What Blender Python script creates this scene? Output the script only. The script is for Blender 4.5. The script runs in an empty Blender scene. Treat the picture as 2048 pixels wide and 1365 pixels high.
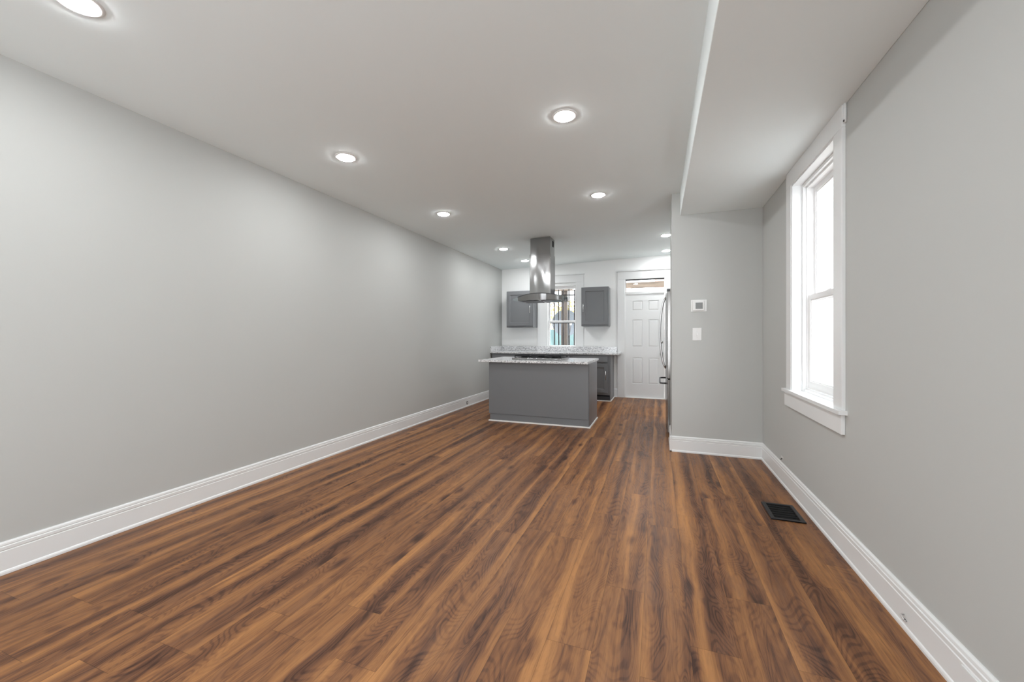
import bpy, bmesh, math, random
from mathutils import Vector, Matrix
random.seed(7)
S = bpy.context.scene
COL = S.collection

# ------------------------------------------------------------------ camera, sky, exposure
cam_d = bpy.data.cameras.new('camera')
cam = bpy.data.objects.new('camera', cam_d)
COL.objects.link(cam)
cam_d.sensor_width = 36.0
cam_d.lens = 14.0
cam_d.shift_y = -0.00366
cam_d.clip_start = 0.02
cam.location = (0.0, 0.0, 1.2)
cam.rotation_euler = (math.pi / 2, 0.0, math.radians(20.2))
S.camera = cam

world = bpy.data.worlds.new('sky')
S.world = world
world.use_nodes = True
wn = world.node_tree
for n in list(wn.nodes):
    wn.nodes.remove(n)
w_out = wn.nodes.new('ShaderNodeOutputWorld')
w_bg = wn.nodes.new('ShaderNodeBackground')
w_bg.inputs['Color'].default_value = (0.92, 0.96, 1.0, 1)
# hazy sky, its strength toward the street set separately to balance the room light
SKY, STREET = 9.0, 6.8
w_tc = wn.nodes.new('ShaderNodeTexCoord')
w_dot = wn.nodes.new('ShaderNodeVectorMath')
w_dot.operation = 'DOT_PRODUCT'
w_dot.inputs[1].default_value = (0.0, -1.0, 0.0)
w_map = wn.nodes.new('ShaderNodeMapRange')
w_map.interpolation_type = 'SMOOTHSTEP'
for k_, v_ in zip(('From Min', 'From Max', 'To Min', 'To Max'), (0.25, 0.8, SKY, STREET)):
    w_map.inputs[k_].default_value = v_
wn.links.new(w_tc.outputs['Generated'], w_dot.inputs[0])
wn.links.new(w_dot.outputs['Value'], w_map.inputs['Value'])
wn.links.new(w_map.outputs[0], w_bg.inputs['Strength'])
wn.links.new(w_bg.outputs[0], w_out.inputs[0])

LAMP = 185.0                    # radiance of the recessed lamps' lenses
S.view_settings.view_transform = 'Standard'
S.view_settings.look = 'None'
S.view_settings.gamma = 1.0
S.view_settings.use_curve_mapping = False
S.view_settings.exposure = 0.27
S.cycles.use_denoising = True
S.cycles.max_bounces = 18
S.cycles.diffuse_bounces = 14
S.cycles.glossy_bounces = 6
S.cycles.transparent_max_bounces = 12
S.cycles.sample_clamp_indirect = 6.0
S.cycles.caustics_reflective = False
S.cycles.caustics_refractive = False


sun_d = bpy.data.lights.new('sun', 'SUN')
sun_d.energy = 9.0
sun_d.angle = math.radians(3)
sun_d.color = (1.0, 0.97, 0.92)
sun = bpy.data.objects.new('sun', sun_d)
sun.rotation_euler = Vector((-0.70, 0.02, 0.72)).to_track_quat('Z', 'Y').to_euler()
COL.objects.link(sun)


def portal(name, loc, rot, sx, sy):
    d = bpy.data.lights.new(name, 'AREA')
    d.shape = 'RECTANGLE'
    d.size, d.size_y = sx, sy
    d.cycles.is_portal = True
    o = bpy.data.objects.new(name, d)
    o.location = loc
    o.rotation_euler = rot
    COL.objects.link(o)


portal('daylight_side_window', (1.135, 3.18, 1.58), (0, math.pi / 2, 0), 1.5, 0.8)
portal('daylight_added_kitchen_window', (1.135, 6.65, 1.68), (0, math.pi / 2, 0), 1.35, 1.0)  # sampling portal for the added window behind the fridge
portal('daylight_added_front_window', (-1.1, -1.74, 1.45), (math.pi / 2, 0, 0), 2.3, 1.7)  # sampling portal for the added window behind the camera
portal('daylight_kitchen_window', (-1.83, 8.02, 1.63), (-math.pi / 2, 0, 0), 0.6, 1.32)

# ------------------------------------------------------------------ materials


def nodes_of(name):
    m = bpy.data.materials.new(name)
    m.use_nodes = True
    nt = m.node_tree
    return m, nt, nt.nodes['Principled BSDF']


def add(nt, kind, **kw):
    n = nt.nodes.new(kind)
    for k, v in kw.items():
        setattr(n, k, v)
    return n


def paint(name, col, rough=0.55, var=0.03, scale=9.0, bump=0.02, metal=0.0, spec=0.4):
    """plain surface: slight mottling of the colour, slight roller texture"""
    m, nt, b = nodes_of(name)
    tc = add(nt, 'ShaderNodeTexCoord')
    nz = add(nt, 'ShaderNodeTexNoise')
    nz.inputs['Scale'].default_value = scale
    nz.inputs['Detail'].default_value = 3
    nt.links.new(tc.outputs['Object'], nz.inputs['Vector'])
    r = add(nt, 'ShaderNodeMapRange')
    r.inputs['To Min'].default_value = 1 - var
    r.inputs['To Max'].default_value = 1 + var
    nt.links.new(nz.outputs['Fac'], r.inputs['Value'])
    mx = add(nt, 'ShaderNodeVectorMath', operation='SCALE')
    mx.inputs[0].default_value = col[:3]
    nt.links.new(r.outputs[0], mx.inputs['Scale'])
    nt.links.new(mx.outputs[0], b.inputs['Base Color'])
    b.inputs['Roughness'].default_value = rough
    b.inputs['Metallic'].default_value = metal
    b.inputs['Specular IOR Level'].default_value = spec
    if bump:
        n2 = add(nt, 'ShaderNodeTexNoise')
        n2.inputs['Scale'].default_value = 260
        nt.links.new(tc.outputs['Object'], n2.inputs['Vector'])
        bp = add(nt, 'ShaderNodeBump')
        bp.inputs['Strength'].default_value = bump
        bp.inputs['Distance'].default_value = 0.002
        nt.links.new(n2.outputs['Fac'], bp.inputs['Height'])
        nt.links.new(bp.outputs[0], b.inputs['Normal'])
    return m


def steel(name, col=(0.60, 0.60, 0.60), rough=0.22, axis='Z'):
    m, nt, b = nodes_of(name)
    tc = add(nt, 'ShaderNodeTexCoord')
    mp = add(nt, 'ShaderNodeMapping')
    mp.inputs['Scale'].default_value = (500, 500, 6) if axis == 'Z' else (6, 500, 500)
    nz = add(nt, 'ShaderNodeTexNoise')
    nz.inputs['Scale'].default_value = 1.0
    nt.links.new(tc.outputs['Object'], mp.inputs[0])
    nt.links.new(mp.outputs[0], nz.inputs['Vector'])
    r = add(nt, 'ShaderNodeMapRange')
    r.inputs['To Min'].default_value = rough * 0.75
    r.inputs['To Max'].default_value = rough * 1.25
    nt.links.new(nz.outputs['Fac'], r.inputs['Value'])
    nt.links.new(r.outputs[0], b.inputs['Roughness'])
    # gentle waviness of thin sheet metal
    wv = add(nt, 'ShaderNodeTexNoise')
    wv.inputs['Scale'].default_value = 1.0
    wv.inputs['Detail'].default_value = 0
    mw = add(nt, 'ShaderNodeMapping')
    mw.inputs['Scale'].default_value = (9.0, 9.0, 3.2)
    nt.links.new(tc.outputs['Object'], mw.inputs[0])
    nt.links.new(mw.outputs[0], wv.inputs['Vector'])
    bp = add(nt, 'ShaderNodeBump')
    bp.inputs['Strength'].default_value = 0.6
    bp.inputs['Distance'].default_value = 0.012
    nt.links.new(wv.outputs['Fac'], bp.inputs['Height'])
    nt.links.new(bp.outputs[0], b.inputs['Normal'])
    b.inputs['Base Color'].default_value = (*col, 1)
    b.inputs['Metallic'].default_value = 1.0
    return m


def granite(name):
    m, nt, b = nodes_of(name)
    tc = add(nt, 'ShaderNodeTexCoord')
    v = add(nt, 'ShaderNodeTexVoronoi')
    v.inputs['Scale'].default_value = 95
    nt.links.new(tc.outputs['Object'], v.inputs['Vector'])
    cr = add(nt, 'ShaderNodeValToRGB')
    e = cr.color_ramp.elements
    e[0].position, e[0].color = 0.0, (0.26, 0.26, 0.27, 1)
    e[1].position, e[1].color = 1.0, (0.88, 0.88, 0.89, 1)
    k = cr.color_ramp.elements.new(0.22)
    k.color = (0.52, 0.52, 0.53, 1)
    k = cr.color_ramp.elements.new(0.45)
    k.color = (0.74, 0.74, 0.75, 1)
    bw = add(nt, 'ShaderNodeSeparateColor')
    nt.links.new(v.outputs['Color'], bw.inputs[0])
    nt.links.new(bw.outputs[0], cr.inputs[0])
    nz = add(nt, 'ShaderNodeTexNoise')
    nz.inputs['Scale'].default_value = 14
    nz.inputs['Detail'].default_value = 4
    nt.links.new(tc.outputs['Object'], nz.inputs['Vector'])
    r = add(nt, 'ShaderNodeMapRange')
    r.inputs['To Min'].default_value = 0.75
    r.inputs['To Max'].default_value = 1.2
    nt.links.new(nz.outputs['Fac'], r.inputs['Value'])
    mx = add(nt, 'ShaderNodeVectorMath', operation='SCALE')
    nt.links.new(cr.outputs[0], mx.inputs[0])
    nt.links.new(r.outputs[0], mx.inputs['Scale'])
    nt.links.new(mx.outputs[0], b.inputs['Base Color'])
    b.inputs['Roughness'].default_value = 0.12
    return m


def glass(name, tint=(1, 1, 1), gloss=0.025):
    m = bpy.data.materials.new(name)
    m.use_nodes = True
    nt = m.node_tree
    for n in list(nt.nodes):
        nt.nodes.remove(n)
    out = add(nt, 'ShaderNodeOutputMaterial')
    tr = add(nt, 'ShaderNodeBsdfTransparent')
    tr.inputs[0].default_value = (*tint, 1)
    gl = add(nt, 'ShaderNodeBsdfGlossy')
    gl.inputs['Roughness'].default_value = 0.02
    lw_ = add(nt, 'ShaderNodeLayerWeight')
    pw = add(nt, 'ShaderNodeMath', operation='POWER')
    pw.inputs[1].default_value = 5.0
    nt.links.new(lw_.outputs['Facing'], pw.inputs[0])
    fr = add(nt, 'ShaderNodeMath', operation='MULTIPLY_ADD')
    fr.inputs[1].default_value = 0.5
    fr.inputs[2].default_value = gloss
    nt.links.new(pw.outputs[0], fr.inputs[0])
    nz = add(nt, 'ShaderNodeTexNoise')
    nz.inputs['Scale'].default_value = 2.0
    bp = add(nt, 'ShaderNodeBump')
    bp.inputs['Strength'].default_value = 0.03
    nt.links.new(nz.outputs['Fac'], bp.inputs['Height'])
    nt.links.new(bp.outputs[0], gl.inputs['Normal'])
    mx = add(nt, 'ShaderNodeMixShader')
    nt.links.new(fr.outputs[0], mx.inputs[0])
    nt.links.new(tr.outputs[0], mx.inputs[1])
    nt.links.new(gl.outputs[0], mx.inputs[2])
    nt.links.new(mx.outputs[0], out.inputs[0])
    return m


def lamp_lens(name, strength):
    m = bpy.data.materials.new(name)
    m.use_nodes = True
    nt = m.node_tree
    for n in list(nt.nodes):
        nt.nodes.remove(n)
    out = add(nt, 'ShaderNodeOutputMaterial')
    em = add(nt, 'ShaderNodeEmission')
    em.inputs[0].default_value = (0.97, 0.99, 1.0, 1)
    em.inputs[1].default_value = strength
    nt.links.new(em.outputs[0], out.inputs[0])
    return m


def plank_floor(name):
    PW, PL = 0.178, 1.22
    m, nt, b = nodes_of(name)
    L = nt.links.new

    def M(op, a, c=None, d=None):
        n = add(nt, 'ShaderNodeMath', operation=op)
        for i, v in enumerate((a, c, d)):
            if v is None:
                continue
            if isinstance(v, (int, float)):
                n.inputs[i].default_value = v
            else:
                L(v, n.inputs[i])
        return n.outputs[0]

    def vec(x, y, z):
        n = add(nt, 'ShaderNodeCombineXYZ')
        for i, v in enumerate((x, y, z)):
            if isinstance(v, (int, float)):
                n.inputs[i].default_value = v
            else:
                L(v, n.inputs[i])
        return n.outputs[0]

    def noise(v, detail=2.0, rough=0.5, dist=0.0):
        n = add(nt, 'ShaderNodeTexNoise')
        n.inputs['Scale'].default_value = 1.0
        n.inputs['Detail'].default_value = detail
        n.inputs['Roughness'].default_value = rough
        n.inputs['Distortion'].default_value = dist
        L(v, n.inputs['Vector'])
        return n.outputs['Fac']

    def white(v):
        n = add(nt, 'ShaderNodeTexWhiteNoise', noise_dimensions='3D')
        L(v, n.inputs['Vector'])
        return n.outputs['Value']

    def rng(v, a, c, d, e, smooth=True):
        n = add(nt, 'ShaderNodeMapRange')
        if smooth:
            n.interpolation_type = 'SMOOTHSTEP'
        L(v, n.inputs['Value'])
        for i, q in zip(('From Min', 'From Max', 'To Min', 'To Max'), (a, c, d, e)):
            n.inputs[i].default_value = q
        return n.outputs[0]

    tc = add(nt, 'ShaderNodeTexCoord')
    sp = add(nt, 'ShaderNodeSeparateXYZ')
    L(tc.outputs['Object'], sp.inputs[0])
    x, y = sp.outputs[0], sp.outputs[1]
    xs = M('DIVIDE', M('ADD', x, 10.03), PW)
    row = M('FLOOR', xs)
    fx = M('FRACT', xs)
    off = white(vec(row, 3.7, 1.3))
    ys = M('ADD', M('DIVIDE', M('ADD', y, 20.0), PL), off)
    idx = M('FLOOR', ys)
    fy = M('FRACT', ys)
    r1 = white(vec(row, idx, 0.5))
    r2 = white(vec(row, idx, 7.5))
    r3 = white(vec(idx, row, 17.5))
    ox = M('MULTIPLY', r1, 40.0)
    oy = M('MULTIPLY', r2, 40.0)
    # broad light and dark bands running along each board
    wob = M('MULTIPLY', M('SUBTRACT', noise(vec(M('ADD', M('MULTIPLY', x, 4.0), ox), M('ADD', M('MULTIPLY', y, 1.4), oy), 3.0), 1.0), 0.5), 0.07)
    xw = M('ADD', x, wob)
    rr = white(vec(row, 11.1, 4.4))
    rx = M('MULTIPLY', rr, 40.0)
    band_r = noise(vec(M('ADD', M('MULTIPLY', xw, 15.0), rx), M('ADD', M('MULTIPLY', y, 0.30), rx), 1.7), 2.0, 0.5, 0.15)
    band_p = noise(vec(M('ADD', M('MULTIPLY', xw, 13.0), ox), M('ADD', M('MULTIPLY', y, 0.60), oy), r3), 3.0, 0.55, 0.25)
    wave = M('MULTIPLY', M('SINE', M('ADD', M('MULTIPLY', M('DIVIDE', M('ADD', xw, 10.03), PW), 2 * math.pi), M('MULTIPLY', rr, 2.2))), 0.055)
    band = M('ADD', wave, M('ADD', M('MULTIPLY', band_r, 0.5), M('MULTIPLY', band_p, 0.5)))
    # growth rings: contour lines of a stretched field, tight cathedrals and knots
    field = noise(vec(M('ADD', M('MULTIPLY', xw, 6.5), oy), M('ADD', M('MULTIPLY', y, 1.35), ox), r3), 1.5, 0.45, 0.6)
    rings = M('SINE', M('MULTIPLY', field, 190.0))
    ringv = rng(rings, -0.2, 1.0, 0.0, 1.0)
    # fine open pores
    pore = noise(vec(M('MULTIPLY', x, 260.0), M('ADD', M('MULTIPLY', y, 9.0), oy), 1.0), 3.0, 0.6)
    porev = rng(pore, 0.52, 0.72, 0.0, 1.0)
    fib = noise(vec(M('MULTIPLY', xw, 70.0), M('ADD', M('MULTIPLY', y, 2.5), ox), 2.0), 3.0, 0.6)
    blot = noise(vec(M('ADD', M('MULTIPLY', x, 15.0), ox), M('ADD', M('MULTIPLY', y, 5.0), oy), 5.0), 4.0, 0.6, 0.8)
    # knots
    kv = add(nt, 'ShaderNodeTexVoronoi')
    kv.inputs['Scale'].default_value = 1.0
    L(vec(M('ADD', M('MULTIPLY', xw, 5.0), ox), M('ADD', M('MULTIPLY', y, 1.9), oy), r3), kv.inputs['Vector'])
    knot = rng(kv.outputs['Distance'], 0.03, 0.20, 1.0, 0.0)

    t = M('ADD', M('MULTIPLY', M('SUBTRACT', band, 0.5), 2.2), 0.575)
    t = M('ADD', t, M('MULTIPLY', M('SUBTRACT', fib, 0.5), 0.75))
    t = M('ADD', t, M('MULTIPLY', M('SUBTRACT', blot, 0.5), 0.65))
    t = M('SUBTRACT', t, M('MULTIPLY', ringv, M('MULTIPLY', rng(band, 0.62, 0.38, 0.04, 0.22), 1.0)))
    t = M('SUBTRACT', t, M('MULTIPLY', porev, 0.20))
    t = M('SUBTRACT', t, M('MULTIPLY', knot, 0.45))
    t = M('ADD', t, M('MULTIPLY', M('SUBTRACT', r2, 0.5), 0.06))
    cr = add(nt, 'ShaderNodeValToRGB')
    e = cr.color_ramp.elements
    e[0].position, e[0].color = 0.0, (0.050, 0.021, 0.012, 1)
    e[1].position, e[1].color = 1.0, (0.42, 0.195, 0.070, 1)
    for p, c in ((0.25, (0.110, 0.048, 0.026, 1)), (0.5, (0.195, 0.086, 0.038, 1)), (0.75, (0.300, 0.136, 0.052, 1))):
        k = e.new(p)
        k.color = c
    L(t, cr.inputs[0])
    # greyish heart streaks in some boards
    gm = add(nt, 'ShaderNodeMix', data_type='RGBA')
    L(M('MULTIPLY', rng(blot, 0.45, 0.75, 0.0, 0.55), r3), gm.inputs[0])
    L(cr.outputs[0], gm.inputs[6])
    gm.inputs[7].default_value = (0.135, 0.068, 0.044, 1)
    # seams
    ex = M('MULTIPLY', M('MINIMUM', fx, M('SUBTRACT', 1.0, fx)), PW)
    ey = M('MULTIPLY', M('MINIMUM', fy, M('SUBTRACT', 1.0, fy)), PL)
    seam = rng(M('MINIMUM', ex, ey), 0.0003, 0.0014, 0.55, 1.0)
    sm = add(nt, 'ShaderNodeVectorMath', operation='SCALE')
    L(gm.outputs[2], sm.inputs[0])
    L(seam, sm.inputs['Scale'])
    L(sm.outputs[0], b.inputs['Base Color'])
    L(rng(fib, 0.3, 0.7, 0.34, 0.46), b.inputs['Roughness'])
    b.inputs['Specular IOR Level'].default_value = 0.22
    bp = add(nt, 'ShaderNodeBump')
    bp.inputs['Strength'].default_value = 0.15
    bp.inputs['Distance'].default_value = 0.001
    L(M('SUBTRACT', seam, M('MULTIPLY', porev, 0.3)), bp.inputs['Height'])
    L(bp.outputs[0], b.inputs['Normal'])
    return m


def rough_wood(name, c1, c2, along=(20, 20, 1.5)):
    m, nt, b = nodes_of(name)
    tc = add(nt, 'ShaderNodeTexCoord')
    mp = add(nt, 'ShaderNodeMapping')
    mp.inputs['Scale'].default_value = along
    nz = add(nt, 'ShaderNodeTexNoise')
    nz.inputs['Scale'].default_value = 1.0
    nz.inputs['Detail'].default_value = 5
    nt.links.new(tc.outputs['Object'], mp.inputs[0])
    nt.links.new(mp.outputs[0], nz.inputs['Vector'])
    cr = add(nt, 'ShaderNodeValToRGB')
    cr.color_ramp.elements[0].position = 0.35
    cr.color_ramp.elements[1].position = 0.65
    cr.color_ramp.elements[0].color = (*c1, 1)
    cr.color_ramp.elements[1].color = (*c2, 1)
    nt.links.new(nz.outputs['Fac'], cr.inputs[0])
    nt.links.new(cr.outputs[0], b.inputs['Base Color'])
    b.inputs['Roughness'].default_value = 0.8
    return m


def brick(name):
    m, nt, b = nodes_of(name)
    tc = add(nt, 'ShaderNodeTexCoord')
    mp = add(nt, 'ShaderNodeMapping')
    mp.inputs['Rotation'].default_value = (math.pi / 2, 0, 0)
    br = add(nt, 'ShaderNodeTexBrick')
    br.inputs['Scale'].default_value = 4.5
    br.inputs['Color1'].default_value = (0.62, 0.36, 0.30, 1)
    br.inputs['Color2'].default_value = (0.55, 0.30, 0.26, 1)
    br.inputs['Mortar'].default_value = (0.7, 0.66, 0.62, 1)
    nt.links.new(tc.outputs['Object'], mp.inputs[0])
    nt.links.new(mp.outputs[0], br.inputs['Vector'])
    nt.links.new(br.outputs['Color'], b.inputs['Base Color'])
    b.inputs['Roughness'].default_value = 0.85
    return m


MAT = dict(
    wall=paint('grey_wall_paint', (0.520, 0.528, 0.512), 0.6, 0.012, 1.3, 0.03, spec=0.25),
    ceil=paint('ceiling_paint', (0.855, 0.908, 0.912), 0.8, 0.012, 1.1, 0.02, spec=0.2),
    white=paint('white_kitchen_paint', (0.90, 0.905, 0.90), 0.6, 0.012, 1.3, 0.02, spec=0.25),
    trim=paint('white_trim_paint', (0.80, 0.81, 0.81), 0.32, 0.012, 4.0, 0.01),
    shoe=paint('white_shoe_paint', (0.90, 0.89, 0.87), 0.35, 0.012, 4.0, 0.01),
    floor=plank_floor('wood_plank_floor'),
    cab=paint('grey_cabinet_paint', (0.185, 0.190, 0.200), 0.38, 0.02, 6.0, 0.01),
    cabside=paint('grey_cabinet_side', (0.20, 0.20, 0.21), 0.38, 0.02, 6.0, 0.01),
    kick=paint('dark_toe_kick', (0.05, 0.05, 0.055), 0.5, 0.03, 6.0, 0.01),
    granite=granite('speckled_granite'),
    steel=steel('brushed_steel', (0.36, 0.36, 0.36), 0.15),
    fridge=steel('fridge_steel', (0.30, 0.29, 0.28), 0.24),
    darksteel=paint('dark_grey_metal', (0.10, 0.10, 0.105), 0.4, 0.03, 8, 0, metal=0.6),
    nickel=paint('brushed_nickel', (0.72, 0.72, 0.72), 0.28, 0.03, 20, 0, metal=1.0),
    iron=paint('cast_iron', (0.018, 0.018, 0.020), 0.75, 0.1, 60, 0.2),
    black=paint('black_metal', (0.012, 0.012, 0.014), 0.42, 0.05, 20, 0),
    void=paint('opening_shade_black', (0.004, 0.004, 0.004), 0.8, 0.05, 20, 0),  # near-black for the shade inside duct and vent slots; louvers share it
    plastic=paint('white_plastic', (0.82, 0.82, 0.81), 0.35, 0.01, 20, 0),
    screen=paint('grey_display', (0.27, 0.275, 0.275), 0.25, 0.04, 60, 0),
    vinyl=paint('white_vinyl', (0.85, 0.85, 0.85), 0.35, 0.01, 10, 0),
    glass=glass('window_glass'),
    hoodglass=glass('hood_glass', (0.90, 0.96, 0.96), 0.16),
    lens=lamp_lens('lamp_lens', LAMP),
    post=rough_wood('weathered_post', (0.014, 0.010, 0.008), (0.034, 0.025, 0.018)),
    beam=rough_wood('weathered_beam', (0.055, 0.042, 0.03), (0.11, 0.082, 0.06), (1.5, 20, 20)),
    peach=paint('peach_paint', (0.62, 0.47, 0.36), 0.6, 0.05, 6, 0),
    teal=rough_wood('teal_fence_paint', (0.045, 0.085, 0.09), (0.10, 0.16, 0.16)),
    dish=paint('grey_dish', (0.085, 0.10, 0.115), 0.45, 0.06, 5, 0),
    leaf=paint('yellow_leaf', (0.50, 0.40, 0.12), 0.6, 0.4, 5, 0),
    bark=rough_wood('tree_bark', (0.08, 0.06, 0.05), (0.18, 0.14, 0.11)),
    ground=paint('yard_ground', (0.42, 0.40, 0.36), 0.9, 0.2, 3, 0.1),
    render=paint('white_masonry', (0.42, 0.42, 0.415), 0.8, 0.03, 3, 0.1),
    brick=brick('pink_brick'),
    concrete=paint('pale_concrete', (0.62, 0.61, 0.59), 0.9, 0.08, 3, 0.1),
    patch=paint('wall_patch', (0.66, 0.665, 0.66), 0.6, 0.01, 10, 0),
)

# ------------------------------------------------------------------ mesh helpers
ORG = {}


class MB:
    """collects shapes (in room coordinates) for one mesh object"""

    def __init__(self):
        self.bm = bmesh.new()

    def box(self, x0, x1, y0, y1, z0, z1):
        c = [self.bm.verts.new(p) for p in ((x0, y0, z0), (x1, y0, z0), (x1, y1, z0), (x0, y1, z0),
                                            (x0, y0, z1), (x1, y0, z1), (x1, y1, z1), (x0, y1, z1))]
        for f in ((0, 3, 2, 1), (4, 5, 6, 7), (0, 1, 5, 4), (1, 2, 6, 5), (2, 3, 7, 6), (3, 0, 4, 7)):
            self.bm.faces.new([c[i] for i in f])
        return self

    def prism(self, pts, vec):
        a = [self.bm.verts.new(p) for p in pts]
        b_ = [self.bm.verts.new(Vector(p) + Vector(vec)) for p in pts]
        n = len(a)
        self.bm.faces.new(a[::-1])
        self.bm.faces.new(b_)
        for i in range(n):
            self.bm.faces.new((a[i], a[(i + 1) % n], b_[(i + 1) % n], b_[i]))
        return self

    def lathe(self, prof, origin=(0, 0, 0), axis=(0, 0, 1), seg=32):
        q = Vector((0, 0, 1)).rotation_difference(Vector(axis).normalized()).to_matrix()
        o = Vector(origin)
        rings = []
        for r, h in prof:
            if r < 1e-6:
                rings.append([self.bm.verts.new(o + q @ Vector((0, 0, h)))])
            else:
                rings.append([self.bm.verts.new(o + q @ Vector((r * math.cos(2 * math.pi * k / seg), r * math.sin(2 * math.pi * k / seg), h))) for k in range(seg)])
        for A, B_ in zip(rings, rings[1:]):
            for k in range(seg):
                k2 = (k + 1) % seg
                if len(A) == 1 and len(B_) > 1:
                    self.bm.faces.new((A[0], B_[k], B_[k2]))
                elif len(B_) == 1 and len(A) > 1:
                    self.bm.faces.new((A[k], A[k2], B_[0]))
                elif len(A) > 1:
                    self.bm.faces.new((A[k], A[k2], B_[k2], B_[k]))
        return self

    def tube(self, pts, r, seg=10):
        pts = [Vector(p) for p in pts]
        rings = []
        up = Vector((0.31, 0.17, 0.93)).normalized()
        for i, p in enumerate(pts):
            t = (pts[min(i + 1, len(pts) - 1)] - pts[max(i - 1, 0)]).normalized()
            u = t.cross(up).normalized()
            v = t.cross(u).normalized()
            rings.append([self.bm.verts.new(p + r * (math.cos(2 * math.pi * k / seg) * u + math.sin(2 * math.pi * k / seg) * v)) for k in range(seg)])
        for A, B_ in zip(rings, rings[1:]):
            for k in range(seg):
                self.bm.faces.new((A[k], A[(k + 1) % seg], B_[(k + 1) % seg], B_[k]))
        self.bm.faces.new(rings[0][::-1])
        self.bm.faces.new(rings[-1])
        return self

    def build(self, name, mat, parent=None, loc=None, bevel=0.0, smooth=False, seg=2):
        o_ = Vector(loc) if loc is not None else (ORG[parent] if parent is not None else Vector((0, 0, 0)))
        bmesh.ops.recalc_face_normals(self.bm, faces=self.bm.faces[:])
        for v in self.bm.verts:
            v.co -= o_
        me = bpy.data.meshes.new(name)
        self.bm.to_mesh(me)
        self.bm.free()
        me.materials.append(MAT[mat])
        ob = bpy.data.objects.new(name, me)
        COL.objects.link(ob)
        if parent is not None:
            ob.parent = parent
            ob.location = o_ - ORG[parent]
        else:
            ob.location = o_
        ORG[ob] = o_
        if smooth:
            for p in me.polygons:
                p.use_smooth = True
        if bevel:
            b = ob.modifiers.new('edges', 'BEVEL')
            b.width = bevel
            b.segments = seg
            b.limit_method = 'ANGLE'
            b.harden_normals = True
        if smooth:
            w = ob.modifiers.new('normals', 'WEIGHTED_NORMAL') if False else None
        return ob


def empty(name, loc):
    o = bpy.data.objects.new(name, None)
    o.empty_display_size = 0.1
    o.location = loc
    COL.objects.link(o)
    ORG[o] = Vector(loc)
    return o


def tag(o, label, cat, group=None, kind=None):
    o['label'] = label
    o['category'] = cat
    if group:
        o['group'] = group
    if kind:
        o['kind'] = kind
    return o


def struct(o, label=None, cat=None):
    o['kind'] = 'structure'
    if label:
        o['label'] = label
        o['category'] = cat
    return o


def auto_smooth(o, deg=35):
    me = o.data
    for p in me.polygons:
        p.use_smooth = True
    me.set_sharp_from_angle(angle=math.radians(deg))


# ------------------------------------------------------------------ room shell
XL, XR, YB, YF = -3.118, 0.9625, 7.86, -1.55      # left wall, right wall, back (kitchen) wall, front wall
TILT = 0.0258                                     # the ceiling climbs slightly to the right


def ceil_z(x):
    return 2.629 + TILT * (x - XL)


def step(v, a, b_):
    t = min(1, max(0, (v - a) / (b_ - a)))
    return t * t * (3 - 2 * t)


def floor_z(x, y):
    return 0.055 * step(y, 6.05, 7.15) * step(x, -2.7, -1.4)


mb = MB()
xs = [-3.3, -3.1] + [-2.9 + 0.1 * i for i in range(18)] + [-1.0, -0.5, 0.0, 0.5, 1.0, 1.3]
ys = [-1.8, 0, 3, 5.5, 6.0] + [6.1 + 0.1 * i for i in range(13)] + [7.5, 8.1]
grid = [[mb.bm.verts.new((x, y, floor_z(x, y))) for x in xs] for y in ys]
for j in range(len(ys) - 1):
    for i in range(len(xs) - 1):
        mb.bm.faces.new((grid[j][i], grid[j][i + 1], grid[j + 1][i + 1], grid[j + 1][i]))
fl = struct(mb.build('floor', 'floor', loc=(0, 0, 0)), 'brown wood plank floor running toward the kitchen', 'floor')
for p in fl.data.polygons:
    p.use_smooth = True
    if p.normal.z < 0:
        p.flip()

mb = MB()
mb.prism([(-3.3, YF - 0.3, ceil_z(-3.3)), (1.3, YF - 0.3, ceil_z(1.3)), (1.3, YF - 0.3, 3.0), (-3.3, YF - 0.3, 3.0)], (0, 8.3 - YF, 0))
struct(mb.build('ceiling', 'ceil'), 'plain off-white ceiling with recessed lights', 'ceiling')

mb = MB().box(XL - 0.15, XL, YF - 0.2, YB + 0.2, -0.1, 2.72)
struct(mb.build('wall_left', 'wall'), 'long bare light grey wall opposite the window', 'wall')

# right wall with the window opening
WY0, WY1, WZ0, WZ1 = 2.789, 3.575, 0.775, 2.355
mb = MB()
mb.box(XR, XR + 0.165, YF - 0.2, WY0, -0.1, 2.85)
mb.box(XR, XR + 0.165, WY1, 6.15, -0.1, 2.85)
mb.box(XR, XR + 0.165, 7.15, YB + 0.2, -0.1, 2.85)
mb.box(XR, XR + 0.165, 6.15, 7.15, -0.1, 1.0)  # opening for the added, unseen kitchen window
mb.box(XR, XR + 0.165, 6.15, 7.15, 2.35, 2.85)
mb.box(XR, XR + 0.165, WY0, WY1, -0.1, WZ0)
mb.box(XR, XR + 0.165, WY0, WY1, WZ1, 2.85)
struct(mb.build('wall_right', 'wall'), 'light grey wall holding the tall white window', 'wall')

# back (kitchen) wall with window and door openings
KX0, KX1, KZ0, KZ1 = -2.13, -1.53, 0.98, 2.291
DX0, DX1, DZ1 = -0.603, 0.113, 2.305
mb = MB()
mb.box(XL, KX0, YB, YB + 0.2, -0.1, 2.85)
mb.box(KX1, DX0, YB, YB + 0.2, -0.1, 2.85)
mb.box(DX1, XR, YB, YB + 0.2, -0.1, 2.85)
mb.box(KX0, KX1, YB, YB + 0.2, -0.1, KZ0)
mb.box(KX0, KX1, YB, YB + 0.2, KZ1, 2.85)
mb.box(DX0, DX1, YB, YB + 0.2, DZ1, 2.85)
mb.box(DX0, DX1, YB, YB + 0.2, -0.1, 0.05)
struct(mb.build('wall_back', 'white'), 'white kitchen wall with the back door', 'wall')

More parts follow.
